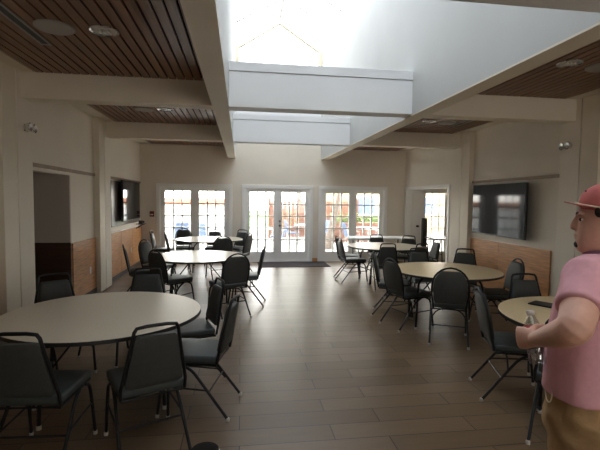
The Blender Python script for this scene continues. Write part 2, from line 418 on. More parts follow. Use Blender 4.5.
# ================================================================ ceiling fittings
def disc_speaker(x, y, r, lab, grp=None):
    b = NB(); lathe(b, [(0, 0), (r-.012, 0), (r, .008), (r, .02), (0, .02)], (0, 0, -.02), 32)
    o = autosmooth(obj('ceiling_speaker', b, 'speaker')); o.location = (x, y, ZC); o['label'] = lab; o['category'] = 'ceiling speaker'
for x, y, lab in ((-1.50, 3.78, 'round flush grey ceiling speaker beside the slot diffuser, left slatted ceiling nearest the camera'),
                  (-1.48, 6.95, 'round flush ceiling speaker in the left slatted ceiling beyond the first beam'),
                  (3.60, 3.90, 'round flush ceiling speaker at the right edge of the photo, by the near recessed light'),
                  (3.55, 7.05, 'round flush ceiling speaker in the right slatted ceiling beyond the beam')):
    disc_speaker(x, y, .15, lab)
def downlight(x, y, lab):
    t = thing('recessed_light', lab, 'ceiling light', (x, y, ZC))
    b = NB(); R0, R1 = .115, .098
    prof = [(R1, -.002), (R0, -.012), (R0+.004, -.004), (R0, .002), (R1, .004)]
    rings = [[b.verts.new((r*math.cos(2*PI*i/32), r*math.sin(2*PI*i/32), z)) for i in range(32)] for r, z in prof]
    for a, c in zip(rings, rings[1:]+[rings[0]]):
        for i in range(32): b.faces.new((a[i], a[(i+1) % 32], c[(i+1) % 32], c[i]))
    autosmooth(obj('trim_ring', b, 'chrome', t))
    b = NB()
    lathe(b, [(0, -.001), (R1, -.001), (R1, .0008), (0, .001)], (0, 0, -.003), 24); obj('reflector', b, 'steel', t)
    b = NB()
    for dx in (-.04, 0, .04): tube(b, [(dx, -.03, -.012), (dx, .03, -.012)], .011, 8)
    obj('bulb', b, 'lens', t)
for x, y, lab in ((-1.12, 3.79, 'round chrome recessed light in the near left slatted ceiling'),
                  (-1.16, 6.9, 'round chrome recessed light in the left slatted ceiling beyond the first beam'),
                  (3.2, 3.86, 'round chrome recessed light in the near right slatted ceiling'),
                  (3.2, 7.0, 'round chrome recessed light in the right slatted ceiling beyond the beam')):
    downlight(x, y, lab)
def diffuser(x, y0, y1, lab):
    t = thing('slot_diffuser', lab, 'air vent', (x, y0, ZC))
    b = NB(); L = y1-y0
    box(b, -.045, -.03, 0, L, -.012, .0); box(b, .03, .045, 0, L, -.012, 0); box(b, -.045, .045, -.012, 0, -.012, 0); box(b, -.045, .045, L, L+.012, -.012, 0)
    obj('vent_frame', b, 'speaker', t)
    bx('vent_slot', (-.03, .03, 0, L, -.004, 0), 'black', t)
diffuser(-1.74, 2.5, 4.2, 'long black slot air diffuser in the near left slatted ceiling')
diffuser(-1.80, 6.1, 7.1, 'short dark slot air diffuser in the left ceiling beyond the first beam')
diffuser(3.82, 6.3, 7.3, 'dark slot air diffuser in the right ceiling beyond the beam')
diffuser(3.86, 3.0, 4.0, 'slot air diffuser in the near right slatted ceiling behind the speaker')

# twin head emergency lights on the pilasters
def emerg(x, y, z, s, lab):
    t = thing('emergency_light', lab, 'emergency light', (x, y, z))
    b = NB(); box(b, 0, s*.02, -.045, .045, -.04, .04, .008); obj('housing', b, 'speaker', t)
    for dy in (-.055, .055):
        b = NB(); Q = Matrix.Rotation(s*PI/2, 3, 'Y')
        lathe(b, [(0, 0), (.025, 0), (.046, .035), (.052, .060), (.044, .066), (0, .060)], (s*.015, dy, 0), 20, Q); autosmooth(obj('lamp_head', b, 'chrome', t))
emerg(XL+.10, 5.27, 2.44, 1, 'small chrome twin-head emergency light high on the left pilaster')
emerg(XR-.10, 5.27, 2.44, -1, 'small chrome twin-head emergency light on the pilaster above the man in the cap')

# ================================================================ walls: televisions, outlets, alarm
def tv(loc, rz, w_, h_, lab):
    t = thing('television', lab, 'television', loc, rz)
    b = NB(); box(b, -w_/2, w_/2, 0, .045, -h_/2, h_/2, .006); obj('casing', b, 'black', t)
    bx('screen', (-w_/2+.012, w_/2-.012, -.002, .002, -h_/2+.02, h_/2-.012), 'screen', t)
    b = NB(); box(b, -.03, .03, -.0035, -.001, -h_/2+.007, -h_/2+.014); obj('indicator', b, 'steel', t)
    b = NB(); box(b, -.2, .2, .045, .06, -.15, .15, .003); box(b, -.04, .04, .06, .09, -.1, .1, .003); obj('wall_bracket', b, 'metal', t)
# local -Y is the front of the screen
tv((XR-.14, 6.82, 1.53), -PI/2-math.radians(1.5), 1.58, .90, 'large black flat television on the right wall above the wood panelling')
lt = tv((XL+.12, 9.95, 1.60), PI/2, 1.46, .86, 'black flat television on the left wall beyond the second post')
b = NB(); box(b, XL, XL+.02, 8.75, 11.1, 1.08, 2.0, .004)  # thin dark rectangle on the wall, wider than the television
obj('dark_wall_rectangle', b, 'top_dark', label='dark flat rectangle on the left wall behind the television', category='wall board')
t = thing('webcam_shelf', 'small black bracket shelf with camera at the far corner of the left wall', 'shelf', (XL+.035, 10.75, 1.03))
bx('shelf_plate', (0, .2, -.12, .12, 0, .012), 'black', t); b = NB(); box(b, .05, .14, -.06, .05, .012, .09, .012); obj('camera_body', b, 'black', t)
b = NB(); lathe(b, [(0, 0), (.022, 0), (.022, .03), (0, .03)], (.14, 0, .055), 16, Matrix.Rotation(PI/2, 3, 'Y')); obj('camera_lens', b, 'screen', t)
for dy in (-.1, .1):
    b = NB(); tube(b, [(.0, dy, -.1), (.1, dy, -.02), (.18, dy, 0)], .008); obj('bracket', b, 'black', t)
def outlet(loc, rz, lab, m='plate'):
    t = thing('wall_outlet', lab, 'outlet', loc, rz)
    b = NB(); box(b, -.036, .036, -.006, 0, -.058, .058, .003); obj('cover_plate', b, m, t)
    for dz in (-.025, .025):
        b = NB(); box(b, -.015, .015, -.009, -.005, dz-.014, dz+.014, .003); obj('socket', b, 'lens', t)
outlet((XL+.0265, 7.5, .44), PI/2, 'white wall outlet on the left panelling beside the dark passage')
outlet((XL+.0265, 10.2, .46), PI/2, 'white wall outlet on the left panelling under the television')
t = thing('fire_alarm_pull', 'small dark red fire alarm pull station left of the french doors', 'fire alarm', (-2.24, YF, 1.26))
b = NB(); box(b, -.055, .055, -.03, 0, -.07, .07, .006); obj('housing', b, 'red', t)
b = NB(); box(b, -.035, .035, -.045, -.03, -.03, .0, .004); obj('pull_handle', b, 'plate', t)
b = NB(); box(b, .45, 2.25, 10.35, 11.24, .0005, .012, .004)
obj('door_mat', b, 'mat_', label='dark rectangular mat on the floor in front of the middle french doors', category='door mat')
b = NB(); box(b, 1.93, 2.07, YF-.03, YF, 0, .1, .004); obj('trim_60', b, 'panel', kind='structure')

# ================================================================ chairs
def rounded_poly(ctrl, it=3):
    pts = [Vector((p[0], 0, p[1])) for p in ctrl]
    return smooth_path(pts, it)
def back_plane(x, z):   # the back leans: point of the frame plane at height z
    return Vector((x, -.215-(z-.45)*.20, z))
def make_chair(kind):
    t = thing('stacking_chair', 'x', 'chair', (0, 0, 0), 0)
    # seat
    b = NB(); box(b, -.215, .215, -.205, .215, .425, .482)
    for v in b.verts:
        if v.co.y < 0: v.co.x *= .93
    bmesh.ops.bevel(b, geom=list(b.edges), offset=.022, segments=3, affect='EDGES', profile=.6)
    autosmooth(obj('seat', b, 'seat', t), 60)
    b = NB(); fr = [(-.20, .20, .415), (.20, .20, .415), (.19, -.20, .415), (-.19, -.20, .415)]
    tube(b, fr, .011, 6, closed=True); obj('seat_frame', b, 'metal', t)
    # back frame
    if kind == 'square':
        c = [(-.198, .425), (-.198, .50), (-.142, .80), (-.132, .862), (-.118, .885), (-.06, .892), (.06, .892), (.118, .885), (.132, .862), (.142, .80), (.198, .50), (.198, .425)]
        path = [back_plane(*p) for p in c]
        pad = [(-.175, .505), (-.178, .53), (-.130, .815), (-.112, .832), (.112, .832), (.130, .815), (.178, .53), (.175, .505), (.15, .492), (-.15, .492)]
    else:
        c = [(-.178, .425), (-.186, .50), (-.200, .60), (-.200, .68)]
        n = 12
        for i in range(1, n): a = PI-PI*i/n; c.append((.200*math.cos(a), .70+.215*math.sin(a)))
        c += [(.200, .68), (.200, .60), (.186, .50), (.178, .425)]
        path = [back_plane(*p) for p in c]
        pad = [(-.165, .49), (-.18, .53), (-.188, .62), (-.188, .70)]
        for i in range(1, 12):
            a = PI-PI*i/12; pad.append((.188*math.cos(a), min(.70+.205*math.sin(a), .874)))
        pad += [(.188, .70), (.188, .62), (.18, .53), (.165, .49)]
    b = NB(); tube(b, path, .0115, 8); autosmooth(obj('back_frame', b, 'metal', t), 60)
    b = NB(); off = Vector((0, .98, .196))
    for d0, d1, s0, s1 in ((-.012, .016, .97, 1),):
        layers = []
        cx = sum(p[1] for p in pad)/len(pad)
        for d, sc in ((-.016, .93), (-.011, .985), (.014, .985), (.026, .93), (.032, .80)):
            layers.append([b.verts.new(back_plane(p[0]*sc, cx+(p[1]-cx)*sc)+off*d) for p in pad])
        for A, B_ in zip(layers, layers[1:]):
            for i in range(len(pad)): b.faces.new((A[i], A[(i+1) % len(pad)], B_[(i+1) % len(pad)], B_[i]))
        b.faces.new(layers[0][::-1]); b.faces.new(layers[-1])
    autosmooth(obj('backrest', b, 'pad', t), 50)
    # legs: front pair straight down, rear pair splayed back
    for sx in (-1, 1):
        for kd in (0, 1):
            b = NB()
            if kd == 0: p = [(sx*.20, .12, .412), (sx*.202, .175, .39), (sx*.206, .20, .34), (sx*.215, .245, .012)]
            else: p = [(sx*.195, .06, .412), (sx*.197, -.02, .37), (sx*.20, -.07, .31), (sx*.212, -.30, .012)]
            tube(b, smooth_path(p, 2), .0115, 8)
            lg = autosmooth(obj('leg', b, 'metal', t), 60)
            b = NB(); lathe(b, [(0, 0), (.014, 0), (.015, .022), (.011, .028), (0, .028)], (p[-1][0], p[-1][1], 0), 10); obj('foot_glide', b, 'glide', lg)
        b = NB(); tube(b, [(sx*.207, .215, .24), (sx*.207, -.135, .225)], .007, 6); obj('stretcher', b, 'metal', t)
    b = NB(); tube(b, [(-.208, -.15, .21), (.208, -.15, .21)], .007, 6); obj('stretcher', b, 'metal', t)
    if kind == 'dome':
        # curved cross brace under the seat
        b = NB(); tube(b, smooth_path([(-.205, -.10, .27), (-.12, -.09, .40), (.12, -.09, .40), (.205, -.10, .27)], 2), .008, 6); obj('under_brace', b, 'metal', t)
    return t
protos = {'square': make_chair('square'), 'dome': make_chair('dome')}
used = set()
def chair(kind, T, d, lab, grp):
    """T: point under the middle of the back's top edge, d: direction the chair faces"""
    d = Vector((d[0], d[1], 0)).normalized()
    o = protos[kind] if kind not in used else copy_tree(protos[kind])
    used.add(kind)
    o.location = (T[0]+d.x*.30, T[1]+d.y*.30, 0); o.rotation_euler = (0, 0, math.atan2(-d.x, d.y))
    o['label'] = lab; o['group'] = grp
G1, G2, G3 = 'chairs round the near left table', 'chairs round the second left table', 'chairs round the far left table'
G4, G5, G7 = 'chairs round the middle right table', 'chairs round the far right table', 'chairs round the near right table'
CH = [
 ('square', (-.50, 2.64), (-.41, .88), 'square-backed grey vinyl chair front right of the near left table, its back to the camera', G1),
 ('square', (-1.25, 2.54), (.05, .9), 'dark square-backed chair at the bottom left corner of the photo, back to the camera', G1),
 ('square', (-.19, 4.10), (-.9, -.30), 'chair at the far right of the near left table, seen side on behind another chair', G1),
 ('square', (-.04, 3.34), (-.97, .22), 'square-backed chair standing out in the aisle right of the near left table', G1),
 ('square', (-1.84, 4.50), (.55, -.8), 'chair beyond the near left table in front of the dark passage opening', G1),
 ('square', (-2.12, 3.72), (1, -.05), 'chair against the left wall, cut by the left edge of the photo', G1),
 ('square', (-1.0, 4.80), (.05, -1), 'low-looking chair behind the near left table, facing the camera, between the two left tables', G1),
 ('dome', (-1.22, 6.34), (.70, .70), 'round-topped chair in front left of the second left table, its back towards the camera', G2),
 ('dome', (-1.72, 7.95), (.93, -.36), 'round-topped chair by the left wall panelling facing the second left table', G2),
 ('square', (-1.88, 7.20), (.96, .28), 'chair seen edge on at the left of the second left table, nearest the second post', G2),
 ('dome', (-.04, 5.86), (-.42, .9), 'round-topped chair in front right of the second left table, its back to the camera', G2),
 ('dome', (.38, 6.75), (-1, .12), 'chair seen side on at the right end of the second left table', G2),
 ('dome', (-.34, 8.68), (-.32, .95), 'round-topped chair between the second and far left tables', G3),
 ('dome', (.20, 9.35), (-.9, .42), 'round-topped chair at the right end of the far left table', G3),
 ('square', (-.64, 11.0), (-.0, -1), 'square-backed chair behind the far left table before the right door leaf', G3),
 ('square', (.06, 10.80), (-.50, -.85), 'square-backed chair behind the far left table, nearest the middle doors', G3),
 ('dome', (-1.42, 11.05), (.18, -1), 'round-topped chair behind the far left table before the left door leaf', G3),
 ('dome', (-1.66, 9.75), (.98, .15), 'round-topped chair in front left of the far left table', G3),
 ('square', (-2.10, 10.45), (.98, .0), 'chair seen side on at the far left corner by the fire alarm', G3),
 ('dome', (1.96, 6.05), (.9, -.35), 'round-topped chair left of the middle right table, farther of two', G4),
 ('dome', (1.94, 5.28), (.95, .26), 'chair left of the middle right table, nearer of two with its seat towards the aisle', G4),
 ('dome', (2.36, 4.48), (.42, .88), 'round-topped black chair in front of the middle right table, back squarely to the camera', G4),
 ('dome', (3.67, 5.17), (-1, .12), 'round-topped chair at the right end of the middle right table beside the wood panelling', G4),
 ('square', (3.66, 6.5), (-.55, -.85), 'square-backed chair behind the middle right table under the television', G4),
 ('square', (2.90, 6.62), (-.08, -1), 'square-backed chair behind the middle right table, facing the camera', G4),
 ('square', (2.09, 9.15), (.95, -.35), 'chair at the left end of the far right table, farther of two', G5),
 ('square', (2.0, 8.45), (.98, .08), 'chair at the left end of the far right table, nearer of two', G5),
 ('square', (3.08, 9.35), (-.1, -1), 'square-backed chair behind the far right table before the white folding table', G5),
 ('square', (3.74, 9.05), (-.6, -.8), 'square-backed chair behind the far right table next to the side room opening', G5),
 ('square', (2.66, 7.38), (.1, 1), 'chair in front of the far right table with its back to the camera', G5),
 ('square', (4.0, 8.2), (-1, .0), 'tilted-looking chair at the right end of the far right table by the post', G5),
 ('square', (3.30, 7.35), (-.30, .95), 'dark chair in front right of the far right table, mostly hidden', G5),
 ('dome', (2.07, 3.42), (.93, -.30), 'chair left of the near right table, its seat behind the water bottle', G7),
 ('square', (3.04, 4.18), (-.12, -1), 'square-backed dark chair beyond the near right table', G7),
 ('square', (2.12, 2.44), (.70, .70), 'dark green-grey chair in front of the near right table beside the man in the cap', G7),
]
for c in CH: chair(*c)

# ================================================================ tables
def round_table(cx, cy, r, m, lab, rz=0, fold=True):
    t = thing('round_table', lab, 'table', (cx, cy, 0), rz, 'round banquet tables')
    b = NB(); lathe(b, [(0, 0), (r-.004, 0), (r, .003), (r, .019), (r-.003, .021), (0, .021)], (0, 0, .729), 72); autosmooth(obj('tabletop', b, m, t), 30)
    b = NB()
    prof = [(r-.004, .722), (r+.004, .722), (r+.004, .7475), (r-.001, .7475), (r-.001, .729), (r-.004, .729)]
    rings = [[b.verts.new((q*math.cos(2*PI*i/72), q*math.sin(2*PI*i/72), z)) for i in range(72)] for q, z in prof]
    for a, c in zip(rings, rings[1:]+[rings[0]]):
        for i in range(72): b.faces.new((a[i], a[(i+1) % 72], c[(i+1) % 72], c[i]))
    autosmooth(obj('edge_band', b, 'edge', t), 40)
    b = NB()
    for i in range(2): box(b, -.5, .5, -.29+i*.56, -.27+i*.58, .69, .729)
    for i in range(2): box(b, -.42+i*.82, -.40+i*.82, -.28, .28, .69, .729)
    obj('apron', b, 'edge', t)
    for sx in (-1, 1):
        for sy in (-1, 1):
            b = NB(); tube(b, smooth_path([(sx*.30, sy*.22, .70), (sx*.40, sy*.24, .62), (sx*.41, sy*.26, .5), (sx*.43, sy*.27, .01)], 2), .014, 8)
            lg = obj('leg', b, 'metal', t); b = NB(); lathe(b, [(0, 0), (.018, 0), (.018, .03), (0, .03)], (sx*.43, sy*.27, 0), 10); obj('foot_cap', b, 'glide', lg)
        b = NB(); tube(b, [(sx*.42, -.262, .30), (sx*.42, .262, .30)], .011, 6); obj('crossbar', b, 'metal', t)
        b = NB(); tube(b, [(sx*.41, 0, .30), (sx*.10, 0, .70)], .009, 6); obj('brace', b, 'metal', t)
    return t
round_table(-1.07, 3.54, .745, 'top_pale', 'round pale folding table at the near left, the biggest in the photo', .25)
round_table(-.66, 6.94, .735, 'top_pale', 'round pale folding table, second from the camera on the left side', .1)
round_table(-.70, 9.88, .755, 'top_pale', 'round pale folding table at the far left before the french doors', .3)
round_table(2.74, 5.36, .715, 'top_wood', 'round tan folding table in the middle of the right side', -.2)
round_table(2.92, 8.32, .755, 'top_pale', 'round pale folding table at the far right, by the white folding table', .15)
round_table(2.88, 2.98, .765, 'top_wood', 'round tan folding table behind the water bottle and the man in the cap', .5)
def long_table(cx, cy, L, W_, z, m, lab, rz=0):
    t = thing('folding_table', lab, 'table', (cx, cy, 0), rz)
    b = NB(); box(b, -L/2, L/2, -W_/2, W_/2, z-.03, z, .006); obj('tabletop', b, m, t)
    for sx in (-1, 1):
        for sy in (-1, 1):
            b = NB(); tube(b, [(sx*(L/2-.2), sy*(W_/2-.1), z-.03), (sx*(L/2-.22), sy*(W_/2-.06), .0)], .014, 8); obj('leg', b, 'metal', t)
        b = NB(); tube(b, [(sx*(L/2-.21), -(W_/2-.08), .35), (sx*(L/2-.21), W_/2-.08, .35)], .01, 6); obj('crossbar', b, 'metal', t)
long_table(3.5, 10.42, 1.62, .70, .745, 'white', 'long white folding table before the right french doors')
long_table(5.55, 10.15, 1.6, .65, .75, 'top_dark', 'long dark folding table in the side room beyond the opening')
# things in the side room
t = thing('floor_speaker', 'tall narrow black column speaker beside the dark table in the side room', 'speaker', (4.95, 10.95, 0))
bx('speaker_body', (-.06, .06, -.06, .06, .0, 1.22), 'black', t, .01); bx('speaker_base', (-.12, .12, -.12, .12, 0, .03), 'metal', t, .004)
for x, y, lab in ((5.5, 9.55, 'brown cardboard box on the floor under the dark side room table'),):
    t = thing('cardboard_box', lab, 'box', (x, y, 0)); b = NB(); box(b, -.2, .2, -.16, .16, 0, .32, .004); obj('box_body', b, 'stucco', t)
    bx('packing_tape', (-.025, .025, -.162, .162, .318, .323), 'top_wood', t)
# phone on the near right table
t = thing('tablet', 'black tablet in a case lying on the near right table', 'tablet', (2.70, 3.40, .751), math.radians(-58))
bx('case', (-.12, .12, -.085, .085, 0, .012), 'black', t, .004); bx('screen', (-.108, .108, -.073, .073, .011, .0135), 'screen', t)
# slim bin at the bottom edge
t = thing('waste_bin', 'round black-topped object with a steel rim at the bottom edge of the photo', 'bin', (-.165, 2.03, 0))
b = NB(); lathe(b, [(0, 0), (.058, 0), (.062, .01), (.068, .43), (0, .43)], seg=36); autosmooth(obj('bin_body', b, 'black', t))
b = NB(); lathe(b, [(.05, .420), (.074, .420), (.076, .432), (.071, .440), (.05, .440)], seg=36); autosmooth(obj('rim', b, 'chrome', t))
b = NB(); lathe(b, [(0, .43), (.067, .43), (.066, .451), (.035, .458), (0, .46)], seg=36); autosmooth(obj('lid', b, 'gap', t))
# ================================================================ the man in the cap
def V3(*a): return Vector(a)
FT, LT = V3(-.47, .883, 0), V3(-.883, -.47, 0)          # torso: forward and to his left
FH, LH = V3(-.743, .669, 0), V3(-.669, -.743, 0)        # head: forward and to his left
UZ = V3(0, 0, 1)
man = thing('person', 'man in faded red cap, pink t-shirt and khaki trousers holding a water bottle', 'person', (1.35, 1.41, 0))
ORG = V3(1.35, 1.41, 0)
def remeshed(name, bm, m, voxel, smooth_it, parent, disp=None):
    for v in bm.verts: v.co -= ORG
    o = obj(name, bm, m, parent)
    md = o.modifiers.new('remesh', 'REMESH'); md.mode = 'VOXEL'; md.voxel_size = voxel; md.use_smooth_shade = True
    sm = o.modifiers.new('smooth', 'SMOOTH'); sm.iterations = smooth_it; sm.factor = .5
    if disp:
        tx = bpy.data.textures.new(name+'_folds', 'CLOUDS'); tx.noise_scale = disp[0]; tx.noise_depth = 1
        dm = o.modifiers.new('folds', 'DISPLACE'); dm.texture = tx; dm.strength = disp[1]; dm.mid_level = .5; dm.texture_coords = 'LOCAL'
    return o
def ell(bm, c, ax, r, seg=14):
    """ellipsoid, axes ax (3 vectors), radii r"""
    c = Vector(c); g = bmesh.ops.create_uvsphere(bm, u_segments=seg, v_segments=seg//2+2, radius=1)
    for v in g['verts']: v.co = c+ax[0]*v.co.x*r[0]+ax[1]*v.co.y*r[1]+ax[2]*v.co.z*r[2]
HC = V3(1.366, 1.415, 0)
def hd(f, l, z): return HC+FH*f+LH*l+UZ*z
b = NB()
# skull and face, rings from under the jaw to the crown
for_rings = [(1.462, .022, .045, .040), (1.482, .040, .056, .046), (1.500, .036, .066, .056), (1.522, .026, .076, .064), (1.545, .014, .088, .070),
             (1.57, .004, .095, .073), (1.60, -.002, .098, .076), (1.625, -.003, .102, .078), (1.65, -.004, .102, .078), (1.68, -.006, .094, .073), (1.705, -.008, .075, .06), (1.72, -.008, .045, .035)]
loft(b, [(hd(f, 0, z), FH, LH, d, w_) for z, f, d, w_ in for_rings], 28)
loft(b, [(hd(.096, 0, 1.612), FH, LH, .010, .008), (hd(.104, 0, 1.592), FH, LH, .013, .010), (hd(.108, 0, 1.576), FH, LH, .014, .015), (hd(.106, 0, 1.562), FH, LH, .015, .017), (hd(.098, 0, 1.556), FH, LH, .010, .012)], 14)
ell(b, hd(.088, 0, 1.620), (FH, LH, UZ), (.018, .055, .010))
ell(b, hd(.096, 0, 1.540), (FH, LH, UZ), (.013, .024, .006)); ell(b, hd(.094, 0, 1.529), (FH, LH, UZ), (.013, .022, .006))
ell(b, hd(.088, 0, 1.500), (FH, LH, UZ), (.018, .024, .016))
for s in (-1, 1):
    ell(b, hd(-.005, s*.079, 1.592), (FH, LH, UZ), (.018, .008, .031)); ell(b, hd(.058, s*.036, 1.575), (FH, LH, UZ), (.024, .020, .020))
# neck and trunk
loft(b, [(V3(1.372, 1.418, 1.40), FT, LT, .070, .075), (V3(1.368, 1.42, 1.45), FH, LH, .060, .062), (hd(-.022, 0, 1.50), FH, LH, .058, .057), (hd(-.015, 0, 1.55), FH, LH, .06, .058)], 20)
trunk = [(.88, .11, .14), (.98, .115, .155), (1.1, .12, .16), (1.22, .115, .165), (1.34, .10, .175), (1.40, .085, .16), (1.43, .06, .10)]
loft(b, [(V3(1.34+.05*(z-.9), 1.405, z), FT, LT, d, w_) for z, d, w_ in trunk], 24)
# left arm
SH, EL, WRI = V3(1.222, 1.350, 1.385), V3(1.062, 1.203, 1.252), V3(1.090, 1.410, 1.158)
ctl = [(SH, .064), (SH.lerp(EL, .45), .060), (SH.lerp(EL, .85), .055), (EL+(WRI-EL)*.04+UZ*.006, .052), (EL.lerp(WRI, .30), .049), (EL.lerp(WRI, .65), .039), (WRI+(WRI-EL)*.05, .027)]
ARM, RAD = [c[0] for c in ctl], [Vector((c[1], 0, 0)) for c in ctl]
tube(b, smooth_path(ARM, 2), [v.x for v in smooth_path(RAD, 2)], 18)
# left hand round the bottle
A = (V3(-.06, .96, -.26)).normalized(); N = V3(.98, .05, -.03); N = (N-A*N.dot(A)).normalized(); T = N.cross(A)
if T.z < 0: T = -T
PC = WRI+A*.075                                   # middle of the palm
BC = PC+N*.050                                    # bottle axis there
loft(b, [(WRI-A*.01, T, N, .027, .022), (WRI+A*.025, T, N, .034, .020), (WRI+A*.06, T, N, .043, .017), (WRI+A*.095, T, N, .044, .014), (WRI+A*.105, T, N, .038, .010)], 16)
for i, (tt, ln) in enumerate(((.033, 1.0), (.011, 1.12), (-.011, 1.05), (-.032, .88))):
    pts = []
    for q in range(7):
        an = math.radians(158-(150*ln)*q/6); rr = .0415
        pts.append(BC+T*tt+(N*math.cos(an)+A*math.sin(an))*rr)
    pts = [PC+A*.022-N*.004+T*tt]+pts
    tube(b, pts, [.010]+[.0095-.0004*q for q in range(7)], 10)
th = [WRI+A*.025+T*.022, BC-A*.030-N*.020+T*.040, BC-A*.040+N*.004+T*.045, BC-A*.033+N*.026+T*.042]
tube(b, smooth_path(th, 1), [.016, .014, .0125, .012, .011, .0105, .010, .009], 10)
# right arm hanging on the far side
SR, ER, HR = V3(1.528, 1.505, 1.385), V3(1.60, 1.50, 1.12), V3(1.56, 1.62, .90)
tube(b, [SR, SR.lerp(ER, .5), ER, ER.lerp(HR, .5), HR], [.060, .052, .044, .038, .027], 14)
AR = (HR-ER).normalized(); NR = V3(-.8, -.3, 0); NR = (NR-AR*NR.dot(AR)).normalized(); TR = AR.cross(NR)
loft(b, [(HR, TR, NR, .027, .02), (HR+AR*.04, TR, NR, .038, .017), (HR+AR*.09, TR, NR, .042, .013)], 14)
for i, (tt, ln) in enumerate(((.031, .075), (.010, .085), (-.011, .078), (-.031, .062))):
    p = HR+AR*.085+TR*tt; tube(b, [p, p+AR*ln*.45+NR*.004, p+AR*ln*.8+NR*.018, p+AR*ln+NR*.032], [.0095, .009, .0085, .007], 10)
p = HR+AR*.03+TR*.03; tube(b, [p, p+TR*.022+AR*.025, p+TR*.028+AR*.055+NR*.012], [.013, .0115, .009], 10)
# legs
for s in (-1, 1):
    c0 = V3(1.335, 1.40, 0)+LT*s*.092
    loft(b, [(c0+UZ*.90, FT, LT, .075, .07), (c0+UZ*.70, FT, LT, .072, .068), (c0+UZ*.48, FT, LT, .06, .055), (c0+UZ*.34, FT, LT, .056, .052), (c0+UZ*.10, FT, LT, .040, .036), (c0+UZ*.05, FT, LT, .045, .036)], 16)
    loft(b, [(c0+UZ*.07-FT*.04, FT, LT, .03, .03), (c0+UZ*.04+FT*.0, FT, LT, .08, .036), (c0+UZ*.025+FT*.03, FT, LT, .10, .038)], 14)
body = remeshed('body', b, 'skin', .0042, 4, man)
# t-shirt
b = NB()
tr = [(.942, .150, .196, .022), (.97, .150, .196, .024), (1.05, .152, .192, .026), (1.15, .146, .190, .020), (1.25, .138, .192, .012), (1.33, .126, .200, .004), (1.39, .110, .198, 0), (1.43, .090, .165, -.002), (1.462, .074, .105, -.002), (1.478, .068, .078, -.002)]
loft(b, [(V3(1.338+.05*(z-.93), 1.405+.03*(z-.93), z)+FT*o_, FT, LT, d, w_) for z, d, w_, o_ in tr], 36)
tube(b, [SH+V3(.06, .035, .02), SH+V3(0,0,.008), SH.lerp(EL, .30), SH.lerp(EL, .60)], [.076, .077, .074, .073], 20)
tube(b, [SR+V3(-.05, -.03, .012), SR, SR.lerp(ER, .35), SR.lerp(ER, .62)], [.075, .074, .070, .068], 20)
shirt = remeshed('shirt', b, 'shirt', .007, 5, man, (.11, .022))
b = NB(); 
ring = [V3(1.366, 1.418, 1.483)+FH*math.cos(a)*(.068)+LH*math.sin(a)*.070+UZ*(-.010*math.cos(a)) for a in [2*PI*i/32 for i in range(32)]]
tube(b, ring, .009, 8, closed=True)
for v in b.verts: v.co -= ORG
obj('neckband', b, 'collar', shirt, True)
# trousers
b = NB()
loft(b, [(V3(1.337, 1.405, z)+FT*.01, FT, LT, d, w_) for z, d, w_ in ((1.0, .125, .168), (.93, .140, .184), (.86, .146, .190), (.80, .145, .188), (.76, .12, .17))], 30)
for s in (-1, 1):
    c0 = V3(1.337, 1.403, 0)+LT*s*.096
    loft(b, [(c0+UZ*.88, FT, LT, .12, .088), (c0+UZ*.74, FT, LT, .115, .090), (c0+UZ*.5, FT, LT, .095, .080), (c0+UZ*.3, FT, LT, .085, .073), (c0+UZ*.085, FT, LT, .080, .068)], 20)
pants = remeshed('trousers', b, 'khaki', .008, 4, man, (.09, .026))
b = NB(); tube(b, smooth_path([V3(1.337, 1.405, z)+FT*(.011+.150*math.cos(a))+LT*.196*math.sin(a) for a, z in ((.75, .97), (.78, .945), (.90, .915), (1.05, .915), (1.12, .94), (1.12, .96))], 2), .0022, 6)
for v in b.verts: v.co -= ORG
obj('drawcord', b, 'cord', pants, True)
for s in (-1, 1):
    b = NB(); c0 = V3(1.335, 1.403, 0)+LT*s*.094
    loft(b, [(c0+FT*.045+UZ*0, FT, LT, .135, .046), (c0+FT*.045+UZ*.025, FT, LT, .138, .048), (c0+FT*.035+UZ*.055, FT, LT, .12, .044), (c0+FT*.0+UZ*.09, FT, LT, .07, .04), (c0-FT*.01+UZ*.11, FT, LT, .055, .038)], 20)
    for v in b.verts: v.co -= ORG
    obj('shoe', b, 'shoe', man, True)
# hair under the cap, goatee, brows, eyes
b = NB()
loft(b, [(hd(-.040, 0, z), FH, LH, d, w_) for z, d, w_ in ((1.575, .058, .062), (1.60, .066, .078), (1.64, .072, .0815), (1.665, .072, .081))], 24)
for s in (-1, 1): ell(b, hd(.030, s*.074, 1.632), (FH, LH, UZ), (.016, .008, .022))
for v in b.verts: v.co -= ORG
obj('hair', b, 'hair', man, True)
b = NB(); ell(b, hd(.077, 0, 1.503), (FH, LH, UZ), (.030, .034, .021))
for v in b.verts: v.co -= ORG
obj('goatee', b, 'hair', man, True)
for s in (-1, 1):
    b = NB(); tube(b, [hd(.101, s*.014, 1.619), hd(.099, s*.032, 1.624), hd(.086, s*.050, 1.619)], [.0035, .0045, .003], 8)
    for v in b.verts: v.co -= ORG
    obj('eyebrow', b, 'hair', man, True)
    b = NB(); ell(b, hd(.0785, s*.031, 1.600), (FH, LH, UZ), (.0120, .0120, .005))
    for v in b.verts: v.co -= ORG
    ey = obj('eye', b, 'plate', man, True)
    b = NB(); ell(b, hd(.0880, s*.033, 1.600), (FH, LH, UZ), (.0045, .008, .0065))
    for v in b.verts: v.co -= ORG
    obj('iris', b, 'hair', ey, True)
